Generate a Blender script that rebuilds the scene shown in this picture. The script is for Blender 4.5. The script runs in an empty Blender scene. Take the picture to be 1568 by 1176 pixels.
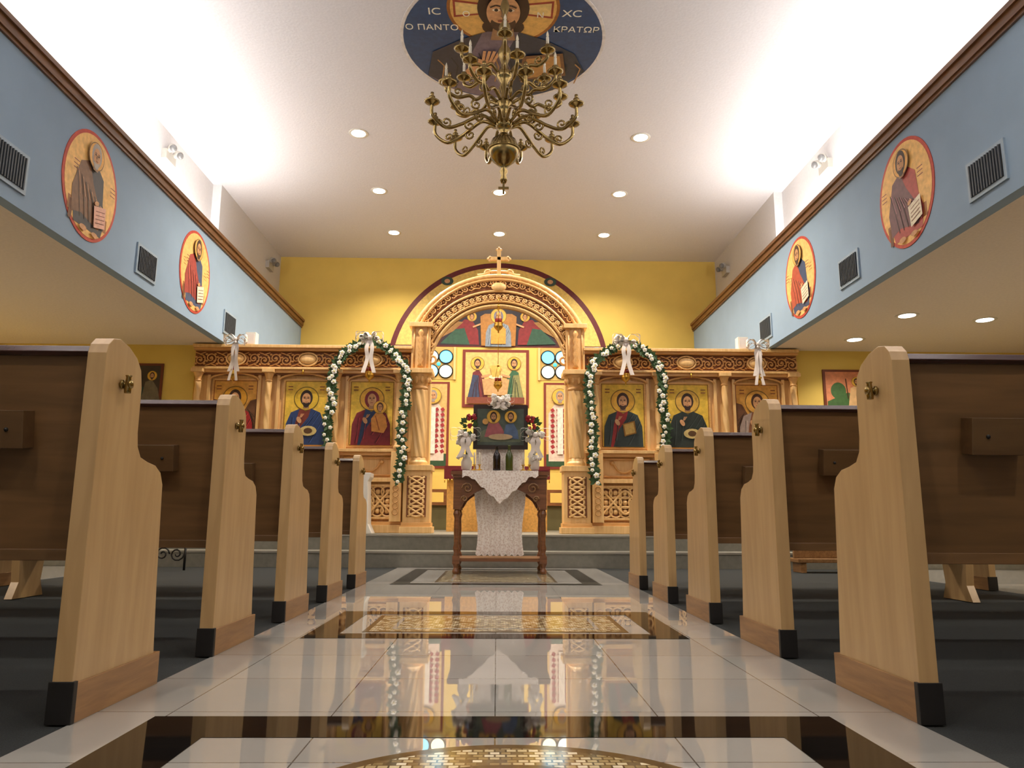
import bpy, math, random
from mathutils import Vector, Matrix
random.seed(7)
S = bpy.context.scene
pi = math.pi
# ------------------------------------------------------------ materials
def lin(c):
    out = []
    for v in c:
        v = v/255.0
        out.append(v/12.92 if v <= 0.04045 else ((v+0.055)/1.055)**2.4)
    return (out[0], out[1], out[2], 1.0)
MC = {}
def base(name):
    m = bpy.data.materials.new(name); m.use_nodes = True
    nt = m.node_tree; b = nt.nodes['Principled BSDF']
    return m, nt, b
def paint(name, c, rough=0.6, metal=0.0, var=0.06, scale=8.0, bump=0.0, coat=0.0, em=0.0):
    if name in MC: return MC[name]
    m, nt, b = base(name)
    tc = nt.nodes.new('ShaderNodeTexCoord'); n = nt.nodes.new('ShaderNodeTexNoise')
    n.inputs['Scale'].default_value = scale; n.inputs['Detail'].default_value = 4
    nt.links.new(tc.outputs['Object'], n.inputs['Vector'])
    r = nt.nodes.new('ShaderNodeValToRGB')
    l = lin(c)
    r.color_ramp.elements[0].position = 0.3; r.color_ramp.elements[1].position = 0.7
    r.color_ramp.elements[0].color = tuple(max(0, x*(1-var)) for x in l[:3])+(1,)
    r.color_ramp.elements[1].color = tuple(min(1, x*(1+var)) for x in l[:3])+(1,)
    nt.links.new(n.outputs['Fac'], r.inputs['Fac'])
    nt.links.new(r.outputs['Color'], b.inputs['Base Color'])
    b.inputs['Roughness'].default_value = rough; b.inputs['Metallic'].default_value = metal
    b.inputs['Coat Weight'].default_value = coat
    if bump > 0:
        bp = nt.nodes.new('ShaderNodeBump'); bp.inputs['Strength'].default_value = bump
        bp.inputs['Distance'].default_value = 0.01
        nt.links.new(n.outputs['Fac'], bp.inputs['Height']); nt.links.new(bp.outputs['Normal'], b.inputs['Normal'])
    if em > 0:
        b.inputs['Emission Color'].default_value = l; b.inputs['Emission Strength'].default_value = em
    MC[name] = m
    return m
def wood(name, c1, c2, rough=0.35, axis='Z', scale=6.0, coat=0.2):
    if name in MC: return MC[name]
    m, nt, b = base(name)
    tc = nt.nodes.new('ShaderNodeTexCoord'); mp = nt.nodes.new('ShaderNodeMapping')
    sc = {'X': (0.6, 6, 6), 'Y': (6, 0.6, 6), 'Z': (6, 6, 0.6)}[axis]
    mp.inputs['Scale'].default_value = sc
    n = nt.nodes.new('ShaderNodeTexNoise'); n.inputs['Scale'].default_value = scale
    n.inputs['Detail'].default_value = 6; n.inputs['Distortion'].default_value = 0.6
    r = nt.nodes.new('ShaderNodeValToRGB')
    r.color_ramp.elements[0].position = 0.35; r.color_ramp.elements[1].position = 0.68
    r.color_ramp.elements[0].color = lin(c1); r.color_ramp.elements[1].color = lin(c2)
    nt.links.new(tc.outputs['Object'], mp.inputs['Vector']); nt.links.new(mp.outputs['Vector'], n.inputs['Vector'])
    nt.links.new(n.outputs['Fac'], r.inputs['Fac']); nt.links.new(r.outputs['Color'], b.inputs['Base Color'])
    b.inputs['Roughness'].default_value = rough; b.inputs['Coat Weight'].default_value = coat
    b.inputs['Coat Roughness'].default_value = 0.25
    MC[name] = m
    return m
def pc(c, rough=0.55):   # pigment for icon painting
    k = 'pigment_%d_%d_%d' % tuple(c)
    return paint(k, c, rough, 0, 0.16, 22)
def emis(name, c, s):
    if name in MC: return MC[name]
    m, nt, b = base(name)
    b.inputs['Base Color'].default_value = lin(c)
    b.inputs['Emission Color'].default_value = lin(c); b.inputs['Emission Strength'].default_value = s
    MC[name] = m
    return m
maple = wood('maple_pew', (170,138,94), (184,152,106), 0.34, 'Z', 4, .15)
oak = wood('oak_base', (126,90,54), (154,114,70), 0.4, 'Y', 7)
pewback = wood('pew_back_walnut', (96,70,42), (116,84,52), 0.38, 'X', 4)
pewbox = wood('pew_card_box', (84,60,36), (98,72,44), 0.35, 'X', 4)
pewcap = wood('pew_cap_mahogany', (60,34,24), (76,46,34), 0.15, 'X', 4, 0.7)
black = paint('plain_black', (18,16,16), 0.5)  # general black; on pew bases it paints in the carpet's reflection
iw = wood('iconostasis_wood', (232,186,120), (246,204,140), 0.4, 'Z', 5)
iwd = wood('iconostasis_wood_carved', (214,160,94), (232,180,112), 0.44, 'X', 8)
iwb = wood('iconostasis_carving_ground', (128,76,42), (152,94,54), 0.6, 'X', 6)
twood = wood('table_dark_wood', (104,64,36), (132,84,50), 0.35, 'X', 7)
trimw = wood('cornice_wood', (98,62,32), (126,84,48), 0.4, 'Y', 5)
ceilm = paint('ceiling_plaster', (214,212,216), 0.85, 0, 0.03, 40, 0.25)
whitew = paint('white_plaster', (206,204,204), 0.8, 0, 0.03, 30, 0.1)
lowc = paint('low_ceiling_plaster', (230,220,208), 0.85, 0, 0.04, 40, 0.3)
yelw = paint('yellow_wall_paint', (224,194,98), 0.8, 0, 0.04, 3)
bluew = paint('blue_fascia_paint', (142,166,190), 0.8, 0, 0.04, 3)
brass = paint('aged_brass', (156,134,86), 0.2, 1.0, 0.2, 10)
gold = paint('gilded_metal', (214,166,72), 0.3, 1.0, 0.1, 14)
wax = paint('candle_wax', (240,232,210), 0.4)
white = paint('white_petal', (240,238,232), 0.7, 0, 0.05, 20)
ribbon = paint('white_satin_ribbon', (232,222,214), 0.4, 0, 0.06, 10)
leaf = paint('green_leaf', (52,82,40), 0.6, 0, 0.3, 20)
red = paint('red_rose', (150,26,36), 0.6, 0, 0.3, 30)
maroon = paint('maroon_fabric', (104,24,32), 0.8, 0, 0.15, 30)
stone = paint('chancel_step_stone', (128,126,116), 0.5, 0, 0.1, 20)
glow = emis('downlight_lens', (255,246,230), 14)
ventm = paint('vent_louver', (70,78,88), 0.5, 0.3)
ventf = paint('vent_frame', (150,170,188), 0.5, 0.1)
plastic = paint('white_plastic', (226,222,212), 0.5)

def lace_mat():
    m, nt, b = base('white_lace')
    tc = nt.nodes.new('ShaderNodeTexCoord'); v = nt.nodes.new('ShaderNodeTexVoronoi')
    v.inputs['Scale'].default_value = 55
    nt.links.new(tc.outputs['Object'], v.inputs['Vector'])
    r = nt.nodes.new('ShaderNodeValToRGB')
    r.color_ramp.elements[0].color = lin((216,198,186)); r.color_ramp.elements[0].position = 0.2
    r.color_ramp.elements[1].color = lin((242,234,226)); r.color_ramp.elements[1].position = 0.6
    nt.links.new(v.outputs['Distance'], r.inputs['Fac']); nt.links.new(r.outputs['Color'], b.inputs['Base Color'])
    b.inputs['Roughness'].default_value = 0.8
    return m
lace = lace_mat()

def floor_tile():
    m, nt, b = base('polished_cream_tile')
    tc = nt.nodes.new('ShaderNodeTexCoord')
    br = nt.nodes.new('ShaderNodeTexBrick'); br.offset = 0.0
    br.inputs['Scale'].default_value = 1.0; br.inputs['Brick Width'].default_value = 0.42; br.inputs['Row Height'].default_value = 0.42
    br.inputs['Mortar Size'].default_value = 0.002; br.inputs['Mortar Smooth'].default_value = 0.3
    br.inputs['Color1'].default_value = lin((168,166,162)); br.inputs['Color2'].default_value = lin((160,158,154))
    br.inputs['Mortar'].default_value = lin((96,92,86))
    nt.links.new(tc.outputs['Object'], br.inputs['Vector'])
    n = nt.nodes.new('ShaderNodeTexNoise'); n.inputs['Scale'].default_value = 3; n.inputs['Detail'].default_value = 8
    nt.links.new(tc.outputs['Object'], n.inputs['Vector'])
    mx = nt.nodes.new('ShaderNodeMixRGB'); mx.blend_type = 'MULTIPLY'; mx.inputs['Fac'].default_value = 0.15
    nt.links.new(br.outputs['Color'], mx.inputs['Color1']); nt.links.new(n.outputs['Fac'], mx.inputs['Color2'])
    nt.links.new(mx.outputs['Color'], b.inputs['Base Color'])
    b.inputs['Roughness'].default_value = 0.01; b.inputs['IOR'].default_value = 3.2
    return m
tile = floor_tile()
btile = paint('black_granite', (16,14,14), 0.04, 0, 0.3, 60)
def mosaic_mat():
    m, nt, b = base('gold_mosaic')
    tc = nt.nodes.new('ShaderNodeTexCoord')
    br = nt.nodes.new('ShaderNodeTexBrick'); br.offset = 0.5
    br.inputs['Scale'].default_value = 1.0; br.inputs['Brick Width'].default_value = 0.024; br.inputs['Row Height'].default_value = 0.018
    br.inputs['Mortar Size'].default_value = 0.0022
    br.inputs['Color1'].default_value = (0, 0, 0, 1); br.inputs['Color2'].default_value = (1, 1, 1, 1)
    br.inputs['Mortar'].default_value = (0.0, 0.0, 0.0, 1)
    nt.links.new(tc.outputs['Object'], br.inputs['Vector'])
    r = nt.nodes.new('ShaderNodeValToRGB')
    e = r.color_ramp.elements
    e[0].position = 0.0; e[0].color = lin((84,70,48)); e[1].position = 1.0; e[1].color = lin((224,216,192))
    x = e.new(0.3); x.color = lin((150,130,88)); x = e.new(0.6); x.color = lin((200,184,144))
    nt.links.new(br.outputs['Color'], r.inputs['Fac']); nt.links.new(r.outputs['Color'], b.inputs['Base Color'])
    b.inputs['Roughness'].default_value = 0.1; b.inputs['IOR'].default_value = 1.8
    return m
mosaic = mosaic_mat()
mosd = paint('mosaic_dark_border', (84,66,40), 0.12, 0, 0.5, 90)
carpet = paint('teal_carpet', (33,38,40), 0.95, 0, 0.4, 260, 0.6)

# ------------------------------------------------------------ mesh builder
class MB:
    def __init__(s): s.v = []; s.f = []; s.mi = []; s.sm = []; s.mats = []
    def mat(s, m):
        if m not in s.mats: s.mats.append(m)
        return s.mats.index(m)
    def add(s, vs, fs, m, smooth=False, M=None):
        o = len(s.v); k = s.mat(m)
        for p in vs:
            p = Vector(p)
            if M is not None: p = M @ p
            s.v.append(p[:])
        for f in fs:
            s.f.append([i+o for i in f]); s.mi.append(k); s.sm.append(smooth)
    def box(s, x0, x1, y0, y1, z0, z1, m, M=None):
        vs = [(x0,y0,z0),(x1,y0,z0),(x1,y1,z0),(x0,y1,z0),(x0,y0,z1),(x1,y0,z1),(x1,y1,z1),(x0,y1,z1)]
        s.add(vs, [(0,3,2,1),(4,5,6,7),(0,1,5,4),(1,2,6,5),(2,3,7,6),(3,0,4,7)], m, False, M)
    def prism(s, poly, plane, d0, d1, m, M=None):
        n = len(poly); vs = []
        for d in (d0, d1):
            for a, b in poly:
                vs.append({'xz': (a, d, b), 'yz': (d, a, b), 'xy': (a, b, d)}[plane])
        fs = [list(range(n))[::-1], list(range(n, 2*n))]
        for i in range(n):
            j = (i+1) % n; fs.append((i, j, n+j, n+i))
        s.add(vs, fs, m, False, M)
    def lathe(s, prof, c, m, seg=20, M=None, smooth=True, lob=None):
        vs = []; fs = []; n = len(prof)
        for k, (r, z) in enumerate(prof):
            for i in range(seg):
                a = 2*pi*i/seg; rr = r
                if lob: rr = r*(1+lob[1]*math.cos(lob[0]*a+lob[2]*z))
                vs.append((c[0]+rr*math.cos(a), c[1]+rr*math.sin(a), c[2]+z))
        for k in range(n-1):
            for i in range(seg):
                j = (i+1) % seg
                fs.append((k*seg+i, k*seg+j, (k+1)*seg+j, (k+1)*seg+i))
        fs.append(list(range(seg))[::-1]); fs.append([(n-1)*seg+i for i in range(seg)])
        s.add(vs, fs, m, smooth, M)
    def tube(s, pts, r, m, seg=6, closed=False, M=None):
        pts = [Vector(p) for p in pts]; n = len(pts)
        vs = []; fs = []; up = Vector((0.13, 0.31, 0.94)).normalized(); prev = None
        for i, p in enumerate(pts):
            if closed: t = pts[(i+1) % n]-pts[i-1]
            else: t = pts[min(i+1, n-1)]-pts[max(i-1, 0)]
            if t.length < 1e-9: t = Vector((0, 0, 1))
            t.normalize()
            if prev is None:
                a = t.cross(up)
                if a.length < 0.1: a = t.cross(Vector((1, 0, 0)))
            else:
                a = prev - t*prev.dot(t)
            a.normalize(); prev = a; b = t.cross(a)
            rr = r[i] if isinstance(r, (list, tuple)) else r
            for k in range(seg):
                g = 2*pi*k/seg; vs.append(p+(a*math.cos(g)+b*math.sin(g))*rr)
        for i in range(n if closed else n-1):
            for k in range(seg):
                l = (k+1) % seg; i2 = (i+1) % n
                fs.append((i*seg+k, i*seg+l, i2*seg+l, i2*seg+k))
        if not closed:
            fs.append(list(range(seg))[::-1]); fs.append([(n-1)*seg+k for k in range(seg)])
        s.add(vs, fs, m, True, M)
    def sphere(s, c, r, m, seg=10, rings=6, sc=(1, 1, 1), M=None):
        vs = [(c[0], c[1], c[2]+r*sc[2])]; fs = []
        for j in range(1, rings):
            t = pi*j/rings
            for i in range(seg):
                a = 2*pi*i/seg
                vs.append((c[0]+r*sc[0]*math.sin(t)*math.cos(a), c[1]+r*sc[1]*math.sin(t)*math.sin(a), c[2]+r*sc[2]*math.cos(t)))
        vs.append((c[0], c[1], c[2]-r*sc[2])); L = len(vs)-1
        for i in range(seg): fs.append((0, 1+i, 1+(i+1) % seg))
        for j in range(rings-2):
            for i in range(seg):
                k = (i+1) % seg; a = 1+j*seg
                fs.append((a+i, a+seg+i, a+seg+k, a+k))
        a = 1+(rings-2)*seg
        for i in range(seg): fs.append((a+i, L, a+(i+1) % seg))
        s.add(vs, fs, m, True, M)
    def build(s, name, parent=None, loc=None, bevel=0):
        me = bpy.data.meshes.new(name); me.from_pydata(s.v, [], s.f)
        for m in s.mats: me.materials.append(m)
        me.polygons.foreach_set('material_index', s.mi); me.polygons.foreach_set('use_smooth', s.sm)
        me.update(); ob = bpy.data.objects.new(name, me); S.collection.objects.link(ob)
        if loc: ob.location = loc
        if parent: ob.parent = parent
        if bevel:
            md = ob.modifiers.new('bevel', 'BEVEL'); md.width = bevel; md.segments = 2; md.limit_method = 'ANGLE'
        return ob
def empty(name, loc=(0, 0, 0)):
    e = bpy.data.objects.new(name, None); S.collection.objects.link(e); e.location = loc; return e
def catmull(p, k=6):
    p = [Vector(q) for q in p]; P = [p[0]*2-p[1]]+p+[p[-1]*2-p[-2]]; out = []
    for i in range(1, len(P)-2):
        for j in range(k):
            t = j/k
            out.append(0.5*((2*P[i])+(P[i+1]-P[i-1])*t+(2*P[i-1]-5*P[i]+4*P[i+1]-P[i+2])*t*t+(3*P[i]-P[i-1]-3*P[i+1]+P[i+2])*t**3))
    out.append(p[-1]); return out

# flat painted art on a transform T(u,v,n)
class Art:
    def __init__(s, T): s.mb = MB(); s.T = T; s.n = 0.004
    def poly(s, pts, c, d=0.0):
        s.n += 0.0006
        m = c if not isinstance(c, tuple) else pc(c)
        s.mb.add([s.T(u, v, s.n+d) for u, v in pts], [list(range(len(pts)))], m)
    def ell(s, cx, cy, rx, ry, c, n=24, rot=0, a0=0, a1=2*pi):
        pts = []
        full = abs(a1-a0-2*pi) < 1e-6
        for i in range(n if full else n+1):
            a = a0+(a1-a0)*i/n; x = rx*math.cos(a); y = ry*math.sin(a)
            pts.append((cx+x*math.cos(rot)-y*math.sin(rot), cy+x*math.sin(rot)+y*math.cos(rot)))
        s.poly(pts, c)
    def line(s, pts, w, c):
        for (a, b), (e, f) in zip(pts[:-1], pts[1:]):
            d = math.hypot(e-a, f-b) or 1; nx = -(f-b)/d*w/2; ny = (e-a)/d*w/2
            s.poly([(a+nx, b+ny), (e+nx, f+ny), (e-nx, f-ny), (a-nx, b-ny)], c)
    def slab(s, poly, n0, n1, m):   # solid panel
        k = len(poly); vs = [s.T(u, v, n0) for u, v in poly]+[s.T(u, v, n1) for u, v in poly]
        fs = [list(range(k)), [k+i for i in range(k)][::-1]]+[(i, (i+1) % k, k+(i+1) % k, k+i) for i in range(k)]
        s.mb.add(vs, fs, m)
SK = (200,148,102)
def dk(c, f=0.6): return tuple(int(x*f) for x in c)
def head(A, x, y, s, hair=(60,36,20), beard=True, halo=(220,172,62), veil=None, hr=0.27):
    if halo:
        A.ell(x, y, hr*s*1.08, hr*s*1.08, dk(halo, 0.55), 28); A.ell(x, y, hr*s, hr*s, halo, 28)
    if veil: A.ell(x, y-0.01*s, 0.17*s, 0.215*s, veil)
    else: A.ell(x, y+0.015*s, 0.145*s, 0.195*s, hair)
    A.poly([(x-0.055*s, y-0.08*s), (x+0.055*s, y-0.08*s), (x+0.07*s, y-0.24*s), (x-0.07*s, y-0.24*s)], dk(SK, 0.8))
    A.ell(x, y-0.015*s, 0.1*s, 0.15*s, SK)
    if beard: 
        A.ell(x, y-0.13*s, 0.075*s, 0.085*s, hair); A.ell(x, y-0.055*s, 0.07*s, 0.06*s, SK)
    for e in (-1, 1):
        A.ell(x+e*0.042*s, y+0.015*s, 0.024*s, 0.012*s, (40,24,16), 8)
        A.line([(x+e*0.018*s, y+0.045*s), (x+e*0.068*s, y+0.04*s)], 0.01*s, (60,36,20))
    A.line([(x, y+0.02*s), (x-0.008*s, y-0.045*s)], 0.014*s, dk(SK, 0.7))
    A.line([(x-0.03*s, y-0.085*s), (x+0.03*s, y-0.085*s)], 0.012*s, (130,60,44))
def halfsaint(A, x, y, s, robe, mantle, hair=(60,36,20), beard=True, prop=None, veil=None, halo=(220,172,62)):
    if prop == 'wing':
        for g in (-1, 1):
            A.poly([(x+g*a*s, y+b*s) for a, b in [(.5,.34),(.36,.3),(.2,.0),(.3,-.5),(.5,-.72)]], (110,70,40))
            for k in range(5): A.line([(x+g*(.3+.03*k)*s, y+(.1-.04*k)*s), (x+g*(.48)*s, y+(-.1-.12*k)*s)], .012*s, (60,36,22))
    head(A, x, y+0.36*s, s, hair, beard, halo, veil)
    A.poly([(x+a*s, y+b*s) for a, b in [(-.46,-.75),(-.44,-.25),(-.34,.02),(-.12,.12),(0,.05),(.12,.12),(.34,.02),(.44,-.25),(.46,-.75)]], robe)
    A.poly([(x+a*s, y+b*s) for a, b in [(.46,-.75),(.44,-.25),(.34,.02),(.12,.12),(.07,-.08),(-.1,-.32),(-.24,-.75)]], mantle)
    A.poly([(x+a*s, y+b*s) for a, b in [(-.46,-.75),(-.44,-.25),(-.34,.02),(-.14,.11),(-.22,-.2),(-.3,-.75)]], mantle)
    for a, b, c, d in [(.3,-.02,.0,-.5),(.38,-.15,.1,-.7),(-.3,-.1,-.36,-.7),(.22,.04,-.02,-.3),(-.14,-.1,-.2,-.6)]:
        A.line([(x+a*s, y+b*s), (x+(a+c)/2*s+.03*s, y+(b+d)/2*s), (x+c*s, y+d*s)], 0.014*s, dk(mantle, .5))
        A.line([(x+(a+.03)*s, y+b*s), (x+(c+.04)*s, y+d*s)], 0.008*s, tuple(min(255, int(v*1.5+20)) for v in mantle))
    A.ell(x-.14*s, y-.16*s, .05*s, .085*s, SK, 12, 0.5)
    for k in range(3): A.line([(x-.12*s+k*.015*s, y-.1*s), (x-.09*s+k*.03*s, y-.01*s)], .014*s, SK)
    if prop == 'book':
        A.poly([(x+a*s, y+b*s) for a, b in [(.02,-.5),(.3,-.42),(.26,-.12),(-.02,-.2)]], (150,104,34))
        A.poly([(x+a*s, y+b*s) for a, b in [(.05,-.46),(.27,-.4),(.23,-.16),(.01,-.22)]], (206,170,90))
    if prop == 'open':
        A.ell(x+.08*s, y-.42*s, .2*s, .12*s, (206,184,120), 16); A.ell(x+.08*s, y-.42*s, .1*s, .07*s, (90,60,30), 12)
    if prop == 'child':
        A.poly([(x+a*s, y+b*s) for a, b in [(.02,-.42),(.0,-.12),(.1,.02),(.24,.04),(.34,-.08),(.38,-.3),(.3,-.46)]], (206,138,60))
        A.line([(x+.1*s, y-.05*s), (x+.2*s, y-.4*s)], .02*s, (140,70,30))
        head(A, x+.2*s, y+.16*s, s*.55, (90,54,26), False, halo)
def wallT(x, y, z):   # faces the nave (-Y)
    return lambda u, v, n: (x+u, y-n, z+v)
def leftT(X, yc, zc): return lambda u, v, n: (X+n, yc+u, zc+v)
def rightT(X, yc, zc): return lambda u, v, n: (X-n, yc-u, zc+v)
def rect(w, h): return [(-w/2, -h/2), (w/2, -h/2), (w/2, h/2), (-w/2, h/2)]

# ------------------------------------------------------------ room
ZC = 5.12; ZL = 2.70; XB = 3.47; XW = 3.9; XN = 4.02; YB = 12.9; YC = 9.96; XO = 7.0; YR = -4.0; ZT = 3.90; YI = 9.5
def simple(name, boxes, m):
    b = MB()
    for q in boxes: b.box(*q, m)
    return b.build(name)
simple('floor', [(-XO-.2, XO+.2, YR-.2, YB+.2, -0.2, 0.0)], carpet)
b = MB(); b.box(-1.04, 1.06, YR, 8.19, 0.0, 0.004, tile)
b.box(-XO, -3.75, YR, 8.19, 0.0, 0.004, tile); b.box(3.75, XO, YR, 8.19, 0.0, 0.004, tile)
b.build('floor_tile_aisle')
b = MB()
def frame(y0, y1, x=0.865, w=0.19):
    z0, z1 = 0.004, 0.0052
    b.box(-x, x, y0, y0+w, z0, z1, btile); b.box(-x, x, y1-w, y1, z0, z1, btile)
    b.box(-x, -x+w, y0+w, y1-w, z0, z1, btile); b.box(x-w, x, y0+w, y1-w, z0, z1, btile)
frame(0.65, 2.05); frame(3.34, 4.30, 0.83, .14); frame(6.05, 7.95, 0.83, .14)
b.build('floor_inlay_black_border')
b = MB()
def disc(cx, cy, r0, r1, z, m, n=72):
    vs = []; fs = []
    for i in range(n):
        a = 2*pi*i/n; vs += [(cx+r0*math.cos(a), cy+r0*math.sin(a), z), (cx+r1*math.cos(a), cy+r1*math.sin(a), z)]
    for i in range(n):
        j = (i+1) % n; fs.append((2*i, 2*i+1, 2*j+1, 2*j))
    b.add(vs, fs, m)
disc(.03, 1.33, 0.0, .30, .0056, mosaic); disc(.03, 1.33, .30, .33, .0056, mosd); disc(.03, 1.33, .33, .44, .0056, mosaic); disc(.03, 1.33, .44, .47, .0056, mosd)
for y0, y1, x in ((3.52, 4.12, .60), (6.3, 7.7, .5)):
    b.box(-x, x, y0, y1, .004, .0054, mosd); b.box(-x+.025, x-.025, y0+.025, y1-.025, .0054, .0058, mosaic)
    b.box(-x+.12, x-.12, y0+.1, y1-.1, .0058, .0062, tile)
    b.box(-x+.14, x-.14, y0+.12, y1-.12, .0062, .0066, mosaic)
b.build('floor_mosaic')
nose = paint('step_nosing', (156,152,140), .4)
b = MB(); b.box(-XO+.01, XO-.01, 8.2, 8.62, 0, .17, stone); b.box(-XO+.01, XO-.01, 8.62, YB-.005, 0, .34, stone)
b.box(-XO+.01, XO-.01, 8.19, 8.23, .15, .172, nose); b.box(-XO+.01, XO-.01, 8.61, 8.65, .32, .341, nose)
b.build('chancel_steps')
simple('ceiling', [(-XN-.3, XN+.3, YR-.2, YB+.2, ZC, ZC+.15)], ceilm)
simple('ceiling_low_side', [(-XO-.2, -XB-.1, YR, YB, ZL, ZL+.1), (XB+.1, XO+.2, YR, YB, ZL, ZL+.1)], lowc)
simple('wall_fascia_left', [(-XB-.1, -XB, YR, YB, ZL-.0, ZT)], bluew)
simple('wall_fascia_right', [(XB, XB+.1, YR, YB, ZL-.0, ZT)], bluew)
simple('ledge_left', [(-XN, -XB-.1, YR, YC, ZT-.1, ZT-.06)], whitew)
simple('ledge_right', [(XB+.1, XN, YR, YC, ZT-.1, ZT-.06)], whitew)
for sx, nm in ((-1, 'left'), (1, 'right')):
    b = MB()
    for (a0, a1, z0, z1) in ((-.035, .12, ZT-.05, ZT+.05), (-.055, .12, ZT+.02, ZT+.06), (-.02, .1, ZT-.08, ZT-.05)):
        xa, xb = sx*(XB+a0), sx*(XB+a1); b.box(min(xa, xb), max(xa, xb), YR, YB, z0, z1, trimw)
    b.build('trim_cornice_'+nm)
    b = MB(); xa, xb = sorted((sx*XN, sx*(XN+.15))); b.box(xa, xb, YR, YC, ZT-.1, ZC, whitew)
    xa, xb = sorted((sx*XW, sx*(XN+.15))); b.box(xa, xb, YC, YB, ZT-.1, ZC, whitew)
    b.build('wall_clerestory_'+nm)
    xa, xb = sorted((sx*(XB+.1), sx*XW)); simple('ledge_sanctuary_'+nm, [(xa, xb, YC, YB, ZT-.1, ZT-.06)], whitew)
    xa, xb = sorted((sx*XO, sx*(XO+.2))); simple('wall_'+nm, [(xa, xb, YR, YB, 0, ZL)], yelw)
    xa, xb = sorted((sx*3.88, sx*(XO))); simple('wall_front_'+nm, [(xa, xb, YI, YI+.15, .34, ZL)], yelw)
simple('wall_back', [(-XO-.2, XO+.2, YB, YB+.2, 0, ZC)], yelw)
simple('wall_rear', [(-XO-.2, XO+.2, YR-.2, YR, 0, ZC)], whitew)

# ------------------------------------------------------------ lunette and altar-wall paintings
A = Art(wallT(0, YB, 0))
def seg_arc(R, cz, zb, n=40):
    h = math.asin(max(-1, min(1, (zb-cz)/R)))
    return [(R*math.cos(a), cz+R*math.sin(a)) for a in [h+(pi-2*h)*i/n for i in range(n+1)]]
A.poly(seg_arc(1.95, 3.10, 3.5), (96,24,30)); A.poly(seg_arc(1.86, 3.10, 3.53), (226,194,104)); 
A.poly(seg_arc(1.18, 3.1, 3.52), (60,20,24)); A.poly(seg_arc(1.12, 3.1, 3.54), (34,30,44))
for sx in (-1, 1):   # angels kneeling either side of the throne
    A.poly([(sx*a, b_) for a, b_ in [(.34,3.54),(.36,3.8),(.46,3.98),(.6,4.0),(.74,3.86),(.96,3.56)]], (126,34,38))
    A.poly([(sx*a, b_) for a, b_ in [(.5,3.54),(.6,3.84),(.76,3.82),(1.02,3.56)]], (44,82,64))
    A.poly([(sx*a, b_) for a, b_ in [(.62,3.95),(.86,3.98),(1.02,3.66),(.8,3.78)]], (150,110,60))
    head(A, sx*.47, 4.05, .3, (60,36,22), False, (214,164,60)); A.line([(sx*.45, 3.86), (sx*.3, 3.92)], .03, SK)
    A.ell(sx*.92, 4.70, .11, .08, (46,70,60)); A.ell(sx*.92, 4.70, .05, .04, SK)
A.poly([(-.3,3.52),(-.32,4.05),(-.24,4.1),(.24,4.1),(.32,4.05),(.3,3.52)], (170,116,50))
halfsaint(A, 0, 3.88, .50, (100,116,134), (128,140,152), (70,40,24), False, None, (110,110,130))
A.poly([(-.13,3.55),(-.13,3.82),(-.06,3.88),(.06,3.88),(.13,3.82),(.13,3.55)], (216,150,60)); head(A, 0, 3.93, .24, (90,54,26), False)
A.mb.build('mural_lunette')
A = Art(wallT(-.04, YB, 2.94))
A.slab(rect(1.16, 1.02), 0, .02, paint('icon_frame_red', (120,44,30), .5)); A.n = .021
A.poly(rect(1.06, .92), (220,184,110))
for sx, c1, c2 in ((-1, (110,36,40), (52,62,92)), (1, (50,96,66), (130,130,80))):
    A.poly([(sx*a, b_) for a, b_ in [(.12,-.4),(.2,.0),(.3,.16),(.4,.1),(.48,-.4)]], c1)
    A.poly([(sx*a, b_) for a, b_ in [(.28,-.4),(.3,.05),(.4,.06),(.5,-.4)]], c2)
    for k in range(4): A.line([(sx*(.3+.02*k), .05-.04*k), (sx*(.2+.07*k), -.38)], .012, dk(c1, .5))
    A.line([(sx*.25, .02), (sx*.1, .06)], .04, SK)
    head(A, sx*.32, .26, .42, (50,30,20))
A.poly([(-.2, -.3), (.2, -.3), (.24, -.02), (-.24, -.02)], (190,150,100)); A.ell(0, .02, .12, .04, (230,210,170)); A.poly([(-.5, -.45), (.5, -.45), (.5, -.34), (-.5, -.34)], (120,60,40))
A.poly([(-.06, .02), (.06, .02), (.1, .22), (-.1, .22)], (200,170,80))
A.mb.build('icon_communion_of_apostles')
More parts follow.
